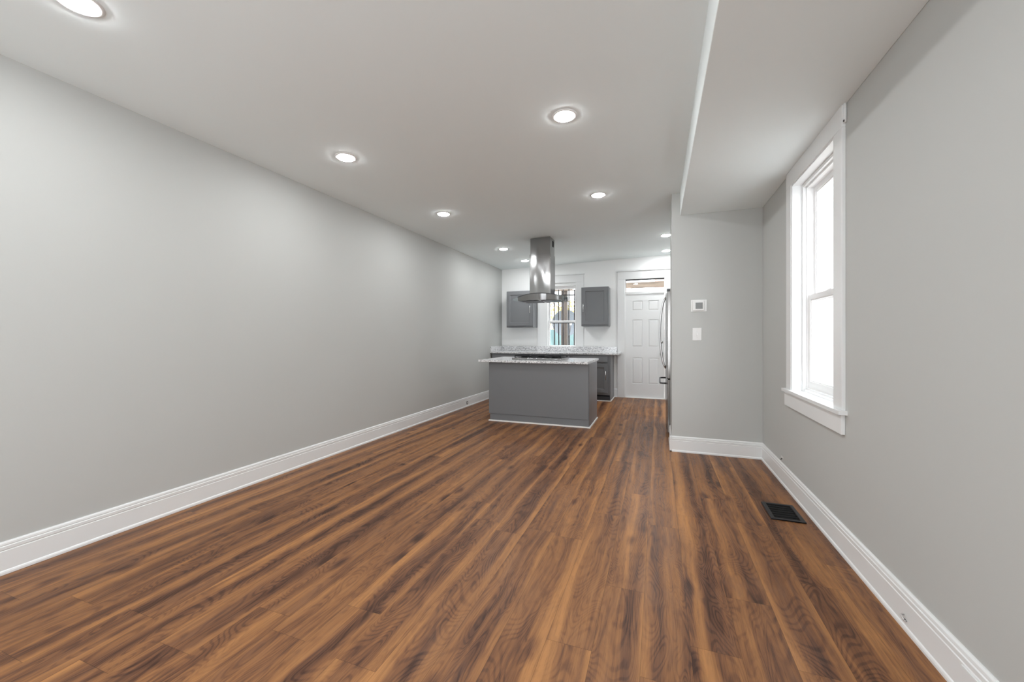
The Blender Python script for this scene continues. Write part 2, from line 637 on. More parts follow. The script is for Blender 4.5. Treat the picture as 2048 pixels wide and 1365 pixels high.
# front wall behind the photographer, opened for an added daylight window
FX0, FX1, FZ0, FZ1 = -2.25, 0.05, 0.6, 2.3
mb = MB()
mb.box(XL, FX0, YF - 0.2, YF, -0.1, 2.85)
mb.box(FX1, XR, YF - 0.2, YF, -0.1, 2.85)
mb.box(FX0, FX1, YF - 0.2, YF, -0.1, FZ0)
mb.box(FX0, FX1, YF - 0.2, YF, FZ1, 2.85)
struct(mb.build('wall_front', 'wall'))

# soffit along the right wall and the wall end beside the fridge
mb = MB().box(0.213, XR, YF, 4.52, 2.4755, 2.80)
struct(mb.build('ceiling_soffit', 'ceil', bevel=0.004), 'boxed-in soffit above the tall side window', 'soffit')
mb = MB().box(0.131, XR, 4.52, 5.06, -0.1, 2.80)
struct(mb.build('wall_alcove', 'wall', bevel=0.004), 'short grey wall carrying thermostat and switch', 'wall')

BASE = [(0, 0), (.020, 0), (.020, .010), (.0175, .017), (.0135, .021), (.0135, .116), (.0105, .119), (.0105, .1215), (.0135, .1245),
        (.0135, .139), (.0095, .142), (.0095, .1445), (.0115, .147), (.010, .156), (.005, .163), (0, .163)]


def baseboard(name, a, d, n, z=0.0, label=None):
    """moulded board along vector d from a, n points into the room"""
    a, n = Vector(a), Vector(n)
    mb = MB()
    mb.prism([a + n * q + Vector((0, 0, h + z)) for q, h in BASE], d)
    o = mb.build(name, 'trim')
    return struct(o, label, 'baseboard' if label else None)


baseboard('baseboard_left', (XL, YF, 0), (0, YB - YF, 0), (1, 0, 0), 0, 'long white moulded baseboard under the bare wall')
baseboard('baseboard_right', (XR, YF, 0), (0, 4.52 - YF, 0), (-1, 0, 0), 0, 'white moulded baseboard beneath the tall side window')
baseboard('baseboard_alcove', (0.1105, 4.52, 0), (XR - 0.1105, 0, 0), (0, -1, 0), 0, 'white baseboard under the thermostat wall')
baseboard('baseboard_alcove_end', (0.131, 4.50, 0), (0, 0.56, 0), (-1, 0, 0))
baseboard('baseboard_back', (-0.80, YB, 0), (0.06, 0, 0), (0, -1, 0), 0.05)
baseboard('baseboard_front', (XL, YF, 0), (XR - XL, 0, 0), (0, 1, 0))

# ------------------------------------------------------------------ side window (window_1)
win = empty('window_1', (XR, 3.18, 0.66))
struct(win, 'tall white double-hung window with deep sill', 'window')
CX = 0.9425                      # face of the casing
mb = MB().box(CX, XR, WY1, 3.689, 0.797, WZ1)
mb.build('casing', 'trim', win, bevel=0.003)
mb = MB().box(CX, XR, 2.675, WY0, 0.797, WZ1)
mb.build('casing', 'trim', win, bevel=0.003)
mb = MB().box(CX, XR, 2.675, 3.689, WZ1, 2.4755)
mb.build('head_casing', 'trim', win, bevel=0.003)
mb = MB().box(0.922, 1.06, WY0, WY1, 0.775, 0.797)
mb.box(0.922, XR, 2.655, WY0, 0.775, 0.797)
mb.box(0.922, XR, WY1, 3.735, 0.775, 0.797)
mb.build('stool', 'trim', win)
mb = MB().box(CX, XR, 2.683, 3.735, 0.662, 0.775)
mb.build('apron', 'trim', win, bevel=0.003)
# jamb liner, stops, vinyl frame
mb = MB()
mb.box(0.950, 1.13, WY1 - 0.012, WY1, 0.797, WZ1)
mb.box(0.950, 1.13, WY0, WY0 + 0.012, 0.797, WZ1)
mb.box(0.950, 1.13, WY0 + 0.012, WY1 - 0.012, WZ1 - 0.012, WZ1)
mb.build('jamb', 'trim', win)
mb = MB()
mb.box(1.012, 1.034, WY1 - 0.030, WY1 - 0.012, 0.797, WZ1 - 0.012)
mb.box(1.012, 1.034, WY0 + 0.012, WY0 + 0.030, 0.797, WZ1 - 0.012)
mb.box(1.012, 1.034, WY0 + 0.030, WY1 - 0.030, WZ1 - 0.034, WZ1 - 0.012)
mb.build('stop', 'trim', win, bevel=0.002)
mb = MB()
mb.box(1.034, 1.122, WY1 - 0.036, WY1 - 0.012, 0.797, WZ1 - 0.012)
mb.box(1.034, 1.122, WY0 + 0.012, WY0 + 0.036, 0.797, WZ1 - 0.012)
mb.box(1.034, 1.122, WY0 + 0.036, WY1 - 0.036, WZ1 - 0.048, WZ1 - 0.012)
mb.box(1.034, 1.122, WY0 + 0.036, WY1 - 0.036, 0.797, 0.828)
mb.box(1.020, 1.034, WY0 + 0.036, WY1 - 0.036, 0.797, 0.812)
mb.build('window_frame', 'vinyl', win)


def sash(parent, ax, lo, hi, u0, u1, z0, z1, st, br, tr_, mat='vinyl', pane=None):
    """rectangular sash; ax 'x' = pane faces along x (u runs along y), 'y' = pane faces along y"""
    def bx(m, a0, a1, c0, c1, q0=lo, q1=hi):
        if ax == 'x':
            m.box(q0, q1, a0, a1, c0, c1)
        else:
            m.box(a0, a1, q0, q1, c0, c1)
    m = MB()
    bx(m, u0, u0 + st, z0, z1)
    bx(m, u1 - st, u1, z0, z1)
    bx(m, u0 + st, u1 - st, z0, z0 + br)
    bx(m, u0 + st, u1 - st, z1 - tr_, z1)
    s_ = m.build('sash', mat, parent)
    m = MB()
    mid = (lo + hi) / 2
    # glazing bead
    e = 0.008
    for q in ((u0 + st, u0 + st + e, z0 + br, z1 - tr_), (u1 - st - e, u1 - st, z0 + br, z1 - tr_),
              (u0 + st + e, u1 - st - e, z0 + br, z0 + br + e), (u0 + st + e, u1 - st - e, z1 - tr_ - e, z1 - tr_)):
        bx(m, *q, q0=lo + 0.006, q1=hi - 0.006)
    m.build('glazing_bead', mat, s_)
    m = MB()
    bx(m, u0 + st, u1 - st, z0 + br, z1 - tr_, q0=mid - 0.002, q1=mid + 0.002)
    m.build('pane', 'glass', s_)
    return s_


s1 = sash(win, 'x', 1.046, 1.078, WY0 + 0.036, WY1 - 0.036, 0.828, 1.512, 0.034, 0.048, 0.036)
s2 = sash(win, 'x', 1.082, 1.114, WY0 + 0.036, WY1 - 0.036, 1.466, 2.307, 0.030, 0.040, 0.036)
m = MB().box(1.052, 1.078, 3.14, 3.22, 1.512, 1.522)
m.build('sash_lock', 'vinyl', s1, bevel=0.003)

# ------------------------------------------------------------------ kitchen window (window_2)
kw = empty('window_2', (-1.83, YB, 0.98))
struct(kw, 'white kitchen window with dark security bars outside', 'window')
CY = YB - 0.02
MB().box(-2.33, KX0, CY, YB, 0.90, KZ1).build('casing', 'trim', kw, bevel=0.003)
MB().box(KX1, -1.386, CY, YB, 0.90, KZ1).build('casing', 'trim', kw, bevel=0.003)
MB().box(-2.33, -1.386, CY - 0.002, YB, KZ1, 2.44).build('head_casing', 'trim', kw, bevel=0.003)
MB().box(-2.35, -1.366, CY - 0.022, YB, 2.44, 2.462).build('head_cap', 'trim', kw, bevel=0.003)
mb = MB()
mb.box(KX0, KX0 + 0.014, CY, YB + 0.16, 0.98, KZ1)
mb.box(KX1 - 0.014, KX1, CY, YB + 0.16, 0.98, KZ1)
mb.box(KX0 + 0.014, KX1 - 0.014, CY + 0.03, YB + 0.16, 2.235, KZ1)
mb.box(KX0 + 0.014, KX1 - 0.014, CY, YB + 0.16, 0.98, 1.0)
mb.build('jamb', 'trim', kw)
sash(kw, 'y', YB + 0.05, YB + 0.085, KX0 + 0.014, KX1 - 0.014, 1.0, 1.535, 0.022, 0.03, 0.03)
sash(kw, 'y', YB + 0.09, YB + 0.125, KX0 + 0.014, KX1 - 0.014, 1.505, 2.235, 0.022, 0.03, 0.05)

# ------------------------------------------------------------------ back door with transom (door_1)
dr = empty('door_1', (-0.245, YB, 0.05))
struct(dr, 'white six-panel back door under a glass transom', 'door')
MB().box(-0.737, DX0, CY, YB, 0.05, DZ1).build('casing', 'trim', dr, bevel=0.003)
MB().box(DX1, 0.247, CY, YB, 0.05, DZ1).build('casing', 'trim', dr, bevel=0.003)
MB().box(-0.737, 0.247, CY - 0.002, YB, DZ1, 2.45).build('head_casing', 'trim', dr, bevel=0.003)
MB().box(-0.762, 0.27, CY - 0.024, YB, 2.45, 2.475).build('head_cap', 'trim', dr, bevel=0.003)
mb = MB()
mb.box(DX0 + 0.012, DX1 - 0.012, CY + 0.01, YB + 0.12, 2.024, 2.062)
mb.box(DX0, DX0 + 0.012, CY + 0.012, YB + 0.12, 0.05, DZ1)
mb.box(DX1 - 0.012, DX1, CY + 0.012, YB + 0.12, 0.05, DZ1)
mb.build('jamb', 'trim', dr)
t_ = MB()
t_.box(DX0 + 0.012, DX1 - 0.012, YB + 0.05, YB + 0.09, 2.282, DZ1)
t_.box(DX0 + 0.012, DX0 + 0.020, YB + 0.05, YB + 0.09, 2.062, 2.282)
t_.build('transom_frame', 'black', dr)
MB().box(DX0 + 0.020, DX1 - 0.012, YB + 0.066, YB + 0.071, 2.062, 2.282).build('transom_pane', 'glass', dr)
# six-panel leaf: stiles and rails as one slab, each panel recessed with a raised field
lx0, lx1, lz0, lz1 = DX0 + 0.014, DX1 - 0.014, 0.062, 2.020
ly0, ly1 = YB + 0.012, YB + 0.052
cols = [(-0.472, -0.280), (-0.184, 0.008)]
rows = [(0.322, 0.815), (1.018, 1.535), (1.704, 1.890)]
m = MB()
xe = [lx0, cols[0][0], cols[0][1], cols[1][0], cols[1][1], lx1]
ze = [lz0, rows[0][0], rows[0][1], rows[1][0], rows[1][1], rows[2][0], rows[2][1], lz1]
for i in range(5):
    for j in range(7):
        if i % 2 == 1 and j % 2 == 1:
            m.box(xe[i], xe[i + 1], ly0 + 0.012, ly1, ze[j], ze[j + 1])
        else:
            m.box(xe[i], xe[i + 1], ly0, ly1, ze[j], ze[j + 1])
bmesh.ops.remove_doubles(m.bm, verts=m.bm.verts[:], dist=1e-5)
leaf = m.build('door_leaf', 'trim', dr)
for (a, b_) in cols:
    for (c, d) in rows:
        m = MB()
        i = 0.026
        o_ = [(a + 0.010, c + 0.010), (b_ - 0.010, c + 0.010), (b_ - 0.010, d - 0.010), (a + 0.010, d - 0.010)]
        q_ = [(a + i, c + i), (b_ - i, c + i), (b_ - i, d - i), (a + i, d - i)]
        A = [m.bm.verts.new((x, ly0 + 0.0118, z)) for x, z in o_]
        Q = [m.bm.verts.new((x, ly0 + 0.003, z)) for x, z in q_]
        m.bm.faces.new(Q)
        m.bm.faces.new(A[::-1])
        for k in range(4):
            m.bm.faces.new((A[k], A[(k + 1) % 4], Q[(k + 1) % 4], Q[k]))
        m.build('door_panel', 'trim', leaf)
MB().box(DX0 + 0.012, DX1 - 0.012, CY, YB + 0.1, 0.048, 0.066).build('threshold', 'shoe', dr, bevel=0.003)
MB().lathe([(0, 0), (0.028, 0), (0.028, 0.008), (0.011, 0.012), (0.011, 0.035), (0.024, 0.045), (0.026, 0.058), (0.016, 0.070), (0, 0.072)],
           (0.052, ly0, 0.90), (0, -1, 0), 20).build('door_knob', 'nickel', dr, smooth=True)
MB().lathe([(0, 0), (0.026, 0), (0.026, 0.010), (0.014, 0.014), (0.014, 0.022), (0, 0.023)],
           (0.052, ly0, 1.11), (0, -1, 0), 20).build('deadbolt', 'nickel', dr, smooth=True)

# unseen front window added behind the camera to bring in daylight
fw = empty('added_window_3', (-1.1, YF, FZ0))
struct(fw)
mb = MB()
mb.box(FX0, FX0 + 0.06, YF - 0.12, YF - 0.06, FZ0, FZ1)
mb.box(FX1 - 0.06, FX1, YF - 0.12, YF - 0.06, FZ0, FZ1)
mb.box(FX0 + 0.06, FX1 - 0.06, YF - 0.12, YF - 0.06, FZ0, FZ0 + 0.06)
mb.box(FX0 + 0.06, FX1 - 0.06, YF - 0.12, YF - 0.06, FZ1 - 0.06, FZ1)
mb.box(-1.13, -1.07, YF - 0.12, YF - 0.06, FZ0 + 0.06, FZ1 - 0.06)
mb.box(FX0 - 0.1, FX0, YF, YF + 0.02, FZ0 - 0.1, FZ1 + 0.1)
mb.box(FX1, FX1 + 0.1, YF, YF + 0.02, FZ0 - 0.1, FZ1 + 0.1)
mb.box(FX0, FX1, YF, YF + 0.02, FZ1, FZ1 + 0.1)
mb.box(FX0, FX1, YF, YF + 0.02, FZ0 - 0.1, FZ0)
mb.build('window_frame', 'vinyl', fw)
MB().box(FX0 + 0.06, FX1 - 0.06, YF - 0.092, YF - 0.088, FZ0 + 0.06, FZ1 - 0.06).build('pane', 'glass', fw)

# unseen window added behind the fridge to brighten the kitchen
sw_ = empty('added_window_4', (XR, 6.55, 1.0))
struct(sw_)
mb = MB()
mb.box(XR + 0.06, XR + 0.12, 6.15, 6.20, 1.0, 2.35)
mb.box(XR + 0.06, XR + 0.12, 7.10, 7.15, 1.0, 2.35)
mb.box(XR + 0.06, XR + 0.12, 6.20, 7.10, 1.0, 1.05)
mb.box(XR + 0.06, XR + 0.12, 6.20, 7.10, 2.30, 2.35)
mb.box(XR + 0.06, XR + 0.12, 6.20, 7.10, 1.66, 1.70)
mb.build('window_frame', 'vinyl', sw_)
mb = MB()
mb.box(XR - 0.02, XR, 6.05, 6.15, 0.9, 2.45)
mb.box(XR - 0.02, XR, 7.15, 7.25, 0.9, 2.45)
mb.box(XR - 0.02, XR, 6.15, 7.15, 2.35, 2.45)
mb.box(XR - 0.02, XR, 6.15, 7.15, 0.9, 1.0)
mb.build('casing', 'trim', sw_)
MB().box(XR + 0.088, XR + 0.092, 6.20, 7.10, 1.05, 2.30).build('pane', 'glass', sw_)

# ------------------------------------------------------------------ recessed lamps
rot_tilt = -math.atan(TILT)


def lamp_proto():
    r = empty('recessed_light', (0, 0, 0))
    m = MB().lathe([(0.064, 0.0), (0.064, -0.0035), (0.068, -0.0055), (0.080, -0.004), (0.084, 0.0), (0.084, 0.004), (0.064, 0.004), (0.064, 0.0)], seg=48)
    m.build('trim_ring', 'plastic', r, smooth=True)
    m = MB().lathe([(0.0638, 0.003), (0.0638, -0.006), (0.060, -0.0085), (0.03, -0.010), (0, -0.0105)], seg=48)
    m.build('lens', 'lens', r, smooth=True)
    return r


LIGHTS = [
    (-2.352, 0.966, 'round recessed ceiling light cut by the top edge above the bare wall'),
    (-0.595, 2.643, 'large round recessed ceiling light nearest to the soffit edge'),
    (-2.360, 2.544, 'round recessed ceiling light above the bare wall, second along from the top edge'),
    (-2.366, 4.106, 'round recessed ceiling light above the bare wall, just before the hood'),
    (-0.593, 4.231, 'round recessed ceiling light between the soffit and the steel hood'),
    (-2.380, 6.067, 'small recessed ceiling light beside the left of the hood chimney'),
    (-2.365, 7.138, 'recessed ceiling light half hidden behind the hood chimney'),
    (0.104, 6.313, 'recessed ceiling light above the fridge, partly cut by the wall end'),
    (0.123, 7.444, 'recessed ceiling light in front of the door transom'),
    (-0.594, 1.060, 'added unseen ceiling light in the soffit-side row, above the view'),  # this lamp and those below are added out of view for extra light
    (-0.594, -0.55, 'added unseen ceiling light in the soffit-side row, behind the camera'),
    (-2.360, -0.55, 'added unseen ceiling light beside the bare wall, behind the camera'),
]
proto = lamp_proto()
for i, (x, y, lab) in enumerate(LIGHTS):
    if i == 0:
        r = proto
    else:
        r = proto.copy()
        COL.objects.link(r)
        for ch in proto.children:
            c = ch.copy()
            c.parent = r
            COL.objects.link(c)
    r.location = (x, y, ceil_z(x) - 0.001)
    r.rotation_euler = (0, rot_tilt, 0)
    tag(r, lab, 'ceiling light', 'recessed ceiling lights')

# ------------------------------------------------------------------ kitchen island
isl = tag(empty('kitchen_island', (-1.575, 5.63, 0)), 'grey painted kitchen island under the steel hood', 'kitchen island')
IX0, IX1, IY0, IY1 = -2.292, -0.862, 5.272, 5.975
MB().box(IX0, IX1, IY0 + 0.012, IY1, 0.104, 0.845).build('cabinet_body', 'cab', isl, bevel=0.002)
MB().box(IX0 - 0.002, IX1 - 0.004, IY0, IY0 + 0.012, 0.106, 0.845).build('front_panel', 'cab', isl, bevel=0.002)
MB().box(IX1, IX1 + 0.006, IY0 + 0.004, IY1, 0.002, 0.845).build('side_panel', 'cabside', isl, bevel=0.002)
MB().box(IX0 + 0.014, IX1 - 0.002, IY0 + 0.006, IY1 - 0.06, 0.0, 0.104).build('plinth', 'cab', isl)
mb = MB()
mb.box(IX0 - 0.004, IX1 + 0.020, IY0 - 0.008, IY0 + 0.006, 0, 0.017)
mb.box(IX1 + 0.006, IX1 + 0.020, IY0 + 0.006, IY1 + 0.01, 0, 0.017)
mb.build('shoe_molding', 'shoe', isl)
for k in range(3):
    x0 = IX0 + 0.01 + k * 0.475
    d_ = MB().box(x0, x0 + 0.455, IY1, IY1 + 0.018, 0.12, 0.83).build('door', 'cab', isl, bevel=0.002)
    MB().box(x0 + 0.06, x0 + 0.40, IY1 + 0.018, IY1 + 0.022, 0.18, 0.77).build('door_panel', 'cab', d_, bevel=0.001)
    MB().tube([(x0 + 0.42, IY1 + 0.045, 0.62), (x0 + 0.42, IY1 + 0.045, 0.76)], 0.005).build('handle', 'nickel', d_, smooth=True)

ic = tag(MB().box(-2.436, -0.866, 5.208, 6.215, 0.845, 0.876).build('countertop', 'granite', loc=(-1.65, 5.7, 0.845), bevel=0.003),
         'speckled light grey granite slab on top of the kitchen island', 'countertop')

# cooktop
CT0, CT1, CY0, CY1, CZ = -2.000, -1.270, 5.432, 5.955, 0.8765
ck = tag(empty('gas_cooktop', (-1.635, 5.69, CZ)), 'steel gas cooktop with black grates on the island', 'cooktop')
MB().box(CT0, CT1, CY0, CY1, CZ, CZ + 0.026).build('tray', 'steel', ck, bevel=0.004)
MB().box(CT0 + 0.014, CT1 - 0.014, CY0 + 0.07, CY1 - 0.014, CZ + 0.026, CZ + 0.0275).build('burner_pan', 'iron', ck)
gw = (CT1 - CT0 - 0.03) / 3
for k in range(3):
    gx0 = CT0 + 0.015 + k * gw
    gx1 = gx0 + gw - 0.006
    gy0, gy1 = CY0 + 0.075, CY1 - 0.02
    m = MB()
    zt = CZ + 0.062
    for q in ((gx0, gx1, gy0, gy0 + 0.012), (gx0, gx1, gy1 - 0.012, gy1), (gx0, gx0 + 0.012, gy0 + 0.012, gy1 - 0.012), (gx1 - 0.012, gx1, gy0 + 0.012, gy1 - 0.012)):
        m.box(*q, zt - 0.014, zt)
    cx = (gx0 + gx1) / 2
    cy = (gy0 + gy1) / 2
    m.box(cx - 0.006, cx + 0.006, gy0 + 0.012, gy1 - 0.012, zt - 0.012, zt + 0.002)
    for t in (0.12, 0.27, 0.42, 0.58, 0.73, 0.88):
        yy = gy0 + t * (gy1 - gy0)
        m.box(gx0 + 0.012, cx - 0.006, yy - 0.006, yy + 0.006, zt - 0.012, zt + 0.002)
        m.box(cx + 0.006, gx1 - 0.012, yy - 0.006, yy + 0.006, zt - 0.012, zt + 0.002)
    for fx in (gx0, gx1 - 0.012):
        for fy in (gy0, gy1 - 0.012):
            m.box(fx, fx + 0.012, fy, fy + 0.012, CZ + 0.026, zt - 0.014)
    m.build('grate', 'iron', ck)
    for fy in ((0.27, 0.73) if k != 1 else (0.5,)):
        MB().lathe([(0.0, 0.030), (0.030, 0.030), (0.034, 0.026), (0.034, 0.020), (0.044, 0.018), (0.048, 0.010), (0.048, 0.0), (0, 0.0)],
                   (cx, gy0 + fy * (gy1 - gy0), CZ + 0.026), seg=24).build('burner', 'iron', ck, smooth=True)

# ------------------------------------------------------------------ island hood
HX, HY = -1.633, 5.765
hd = tag(empty('range_hood', (HX, HY, 1.735)), 'stainless island hood with curved glass canopy hanging from the ceiling', 'range hood')
MB().box(-1.792, -1.474, 5.628, 5.902, 1.80, 2.424).build('lower_chimney', 'steel', hd, bevel=0.003)
zt = ceil_z(-1.78)
mb = MB()
mb.prism([(-1.784, 5.635, 2.40), (-1.481, 5.635, 2.40), (-1.481, 5.635, ceil_z(-1.481)), (-1.784, 5.635, ceil_z(-1.784))], (0, 0.26, 0))
up = mb.build('upper_chimney', 'steel', hd, bevel=0.003)
for yy in (5.765, 5.805):
    m = MB()
    for k in range(4):
        m.box(-1.483, -1.4795, yy, yy + 0.028, 2.555 + k * 0.021, 2.568 + k * 0.021)
    m.box(-1.4805, -1.4795, yy - 0.002, yy + 0.030, 2.548, 2.638)
    m.build('vent_slot', 'void', up)


def arch(dx):
    return 1.836 - 0.315 * dx * dx


def bow(dx, front=5.468, k=1.05):
    return front + k * dx * dx


N = 36
# glass canopy: sheet arched across x, bowed front edge
m = MB()
tops, bots = [], []
ny = 10
for i in range(N + 1):
    dx = -0.455 + 0.91 * i / N
    yf = bow(dx)
    yb = 6.06 - 0.25 * dx * dx
    colt, colb = [], []
    for j in range(ny + 1):
        y = yf + (yb - yf) * j / ny
        colt.append(m.bm.verts.new((HX + dx, y, arch(dx))))
        colb.append(m.bm.verts.new((HX + dx, y, arch(dx) - 0.007)))
    tops.append(colt)
    bots.append(colb)
for i in range(N):
    for j in range(ny):
        m.bm.faces.new((tops[i][j], tops[i + 1][j], tops[i + 1][j + 1], tops[i][j + 1]))
        m.bm.faces.new((bots[i][j], bots[i][j + 1], bots[i + 1][j + 1], bots[i + 1][j]))
    m.bm.faces.new((tops[i][0], bots[i][0], bots[i + 1][0], tops[i + 1][0]))
    m.bm.faces.new((tops[i][ny], tops[i + 1][ny], bots[i + 1][ny], bots[i][ny]))
for i in (0, N):
    for j in range(ny):
        m.bm.faces.new((tops[i][j], tops[i][j + 1], bots[i][j + 1], bots[i][j]))
g = m.build('glass_canopy', 'hoodglass', hd)
# dark polished front edge of the glass
m = MB()
m.tube([(HX - 0.335 + 0.67 * i / 30, bow(-0.335 + 0.67 * i / 30) - 0.002, arch(-0.335 + 0.67 * i / 30) - 0.0035) for i in range(31)], 0.0048, 8)
m.build('edge_trim', 'darksteel', g, smooth=True)
# steel body under the glass: arched top, flat bottom, bowed front
m = MB()
pr = []
for i in range(N + 1):
    dx = -0.335 + 0.67 * i / N
    yf = bow(dx) + 0.018
    yb = 6.02
    top = max(arch(dx) - 0.008, 1.7415)
    pr.append([m.bm.verts.new(p) for p in ((HX + dx, yf, top), (HX + dx, yf + 0.012, 1.738), (HX + dx, yb, 1.738), (HX + dx, yb, top))])
for a, b_ in zip(pr, pr[1:]):
    for k in range(4):
        m.bm.faces.new((a[k], b_[k], b_[(k + 1) % 4], a[(k + 1) % 4]))
m.bm.faces.new(pr[0])
m.bm.faces.new(pr[-1][::-1])
body = m.build('hood_body', 'steel', hd)
auto_smooth(body)
for s_ in (-1, 1):
    MB().box(HX + s_ * 0.15 - 0.13, HX + s_ * 0.15 + 0.13, 5.58, 5.96, 1.733, 1.7378).build('grease_filter', 'darksteel', hd, bevel=0.002)

# ------------------------------------------------------------------ shaker cabinets


def shaker(parent, x0, x1, yface, z0, z1, fr=0.062, name='door', mat='cab'):
    """framed door standing 2 cm proud at yface (front), recessed panel"""
    m = MB()
    y0, y1 = yface, yface + 0.02
    m.box(x0, x0 + fr, y0, y1, z0, z1)
    m.box(x1 - fr, x1, y0, y1, z0, z1)
    m.box(x0 + fr, x1 - fr, y0, y1, z0, z0 + fr)
    m.box(x0 + fr, x1 - fr, y0, y1, z1 - fr, z1)
    bmesh.ops.remove_doubles(m.bm, verts=m.bm.verts[:], dist=1e-5)
    d_ = m.build(name, mat, parent)
    m = MB()
    e = 0.009
    a0, a1, c0, c1 = x0 + fr, x1 - fr, z0 + fr, z1 - fr
    A = [m.bm.verts.new(p) for p in ((a0, y0 + 0.001, c0), (a1, y0 + 0.001, c0), (a1, y0 + 0.001, c1), (a0, y0 + 0.001, c1))]
    Q = [m.bm.verts.new(p) for p in ((a0 + e, y0 + 0.011, c0 + e), (a1 - e, y0 + 0.011, c0 + e), (a1 - e, y0 + 0.011, c1 - e), (a0 + e, y0 + 0.011, c1 - e))]
    R = [m.bm.verts.new(p) for p in ((a0, y1, c0), (a1, y1, c0), (a1, y1, c1), (a0, y1, c1))]
    m.bm.faces.new(Q)
    m.bm.faces.new(R[::-1])
    for k in range(4):
        m.bm.faces.new((A[k], A[(k + 1) % 4], Q[(k + 1) % 4], Q[k]))
        m.bm.faces.new((R[k], R[(k + 1) % 4], A[(k + 1) % 4], A[k]))
    m.build('recessed_panel', mat, d_)
    return d_


def bar_handle(parent, x, yface, z0, z1):
    m = MB()
    m.tube([(x, yface - 0.030, z0 - 0.012), (x, yface - 0.030, z1 + 0.012)], 0.0058, 10)
    m.tube([(x, yface - 0.030, z0 + 0.01), (x, yface, z0 + 0.01)], 0.0045, 8)
    m.tube([(x, yface - 0.030, z1 - 0.01), (x, yface, z1 - 0.01)], 0.0045, 8)
    return m.build('handle', 'nickel', parent, smooth=True)


def wall_cabinet(x0, x1, z0, z1, hx, label):
    r = tag(empty('wall_cabinet', ((x0 + x1) / 2, YB, z0)), label, 'cabinet', 'grey cabinets flanking the kitchen window')
    yb = 7.56
    MB().box(x0, x1, yb, YB - 0.001, z0, z1).build('cabinet_body', 'cab', r, bevel=0.002)
    d_ = shaker(r, x0 + 0.014, x1 - 0.014, yb - 0.02, z0 + 0.030, z1 - 0.014)
    bar_handle(d_, hx, yb - 0.02, 1.690, 1.815)
    return r


wall_cabinet(-2.898, -2.334, 1.398, 2.130, -2.392, 'grey shaker wall cabinet between the bare wall and the kitchen window')
wall_cabinet(-1.378, -0.872, 1.408, 2.146, -1.335, 'grey shaker wall cabinet between the kitchen window and back door')


def base_cabinet(x0, x1, label, hx, endpanel):
    z = 0.052 if x0 > -2.0 else 0.0
    r = tag(empty('base_cabinet', ((x0 + x1) / 2, 7.5, z)), label, 'cabinet', 'grey base cabinets under the kitchen window')
    yb = 7.262
    MB().box(x0, x1, yb, YB - 0.022, 0.165, 0.886).build('cabinet_body', 'cab', r, bevel=0.002)
    MB().box(x0, x1 - 0.01, yb + 0.05, YB - 0.03, z, 0.165).build('toe_kick', 'kick', r)
    dw = MB().box(x0 + 0.03, x1 - 0.035, yb - 0.02, yb, 0.752, 0.858).build('drawer', 'cab', r, bevel=0.003)
    n = 1 if x1 - x0 < 0.6 else 2
    w = (x1 - x0 - 0.065) / n
    for k in range(n):
        a = x0 + 0.03 + k * w
        d_ = shaker(r, a + 0.002, a + w - 0.002, yb - 0.02, 0.205, 0.722)
        bar_handle(d_, a + w - 0.035 if (k == n - 1) else a + w - 0.035, yb - 0.02, 0.455, 0.585)
    if endpanel:
        MB().box(x1, x1 + 0.012, yb + 0.002, YB - 0.03, z, 0.886).build('end_panel', 'cabside', r, bevel=0.002)
        m = MB()
        m.box(x0, x1 + 0.024, yb - 0.012, yb + 0.002, z, z + 0.018)
        m.box(x1 + 0.012, x1 + 0.024, yb + 0.002, YB - 0.035, z, z + 0.018)
        m.build('shoe_molding', 'shoe', r)
        MB().box(x0, x1, yb - 0.002, yb + 0.05, z, 0.135).build('plinth', 'kick', r)
    return r


base_cabinet(-3.096, -2.30, 'grey base cabinet end tucked against the bare wall', 0, False)
base_cabinet(-2.299, -1.502, 'grey base cabinet hidden behind the island under the window', 0, False)
base_cabinet(-1.501, -0.812, 'grey base cabinet with drawer and bar handle next to the back door', 0, True)

kc = tag(empty('countertop', (-1.9, 7.55, 0.886)), 'speckled grey granite counter with low backsplash below the kitchen window', 'countertop')
MB().box(XL + 0.001, -0.664, 7.222, YB - 0.022, 0.886, 0.916).build('slab', 'granite', kc, bevel=0.003)
MB().box(XL + 0.001, -0.742, YB - 0.044, YB - 0.022, 0.916, 1.018).build('backsplash', 'granite', kc, bevel=0.002)
MB().box(XL + 0.001, XL + 0.022, 7.225, YB - 0.044, 0.916, 1.018).build('side_splash', 'granite', kc, bevel=0.002)

# ------------------------------------------------------------------ fridge
fr = tag(empty('refrigerator', (0.47, 5.55, 0.0)), 'stainless french-door refrigerator seen edge-on behind the wall end', 'refrigerator')
FY0, FY1 = 5.10, 6.01
MB().box(0.150, 0.86, FY0 + 0.005, FY1 - 0.005, 0.025, 1.755).build('body', 'darksteel', fr, bevel=0.006)
MB().box(0.150, 0.80, FY0 + 0.03, FY1 - 0.03, 0.0, 0.026).build('toe_grille', 'black', fr)


def door_curve(y0, y1, z0, z1, name):
    """door slab with a gently crowned front"""
    m = MB()
    n = 10
    pts = []
    for k in range(n + 1):
        t = k / n
        y = y0 + (y1 - y0) * t
        u = (y - (FY0 + FY1) / 2) / (FY1 - FY0) * 2
        pts.append((0.088 + 0.012 * u * u, y, z0))
    pts += [(0.142, y1, z0), (0.142, y0, z0)]
    m.prism(pts, (0, 0, z1 - z0))
    return m.build(name, 'fridge', fr, bevel=0.005, seg=3)


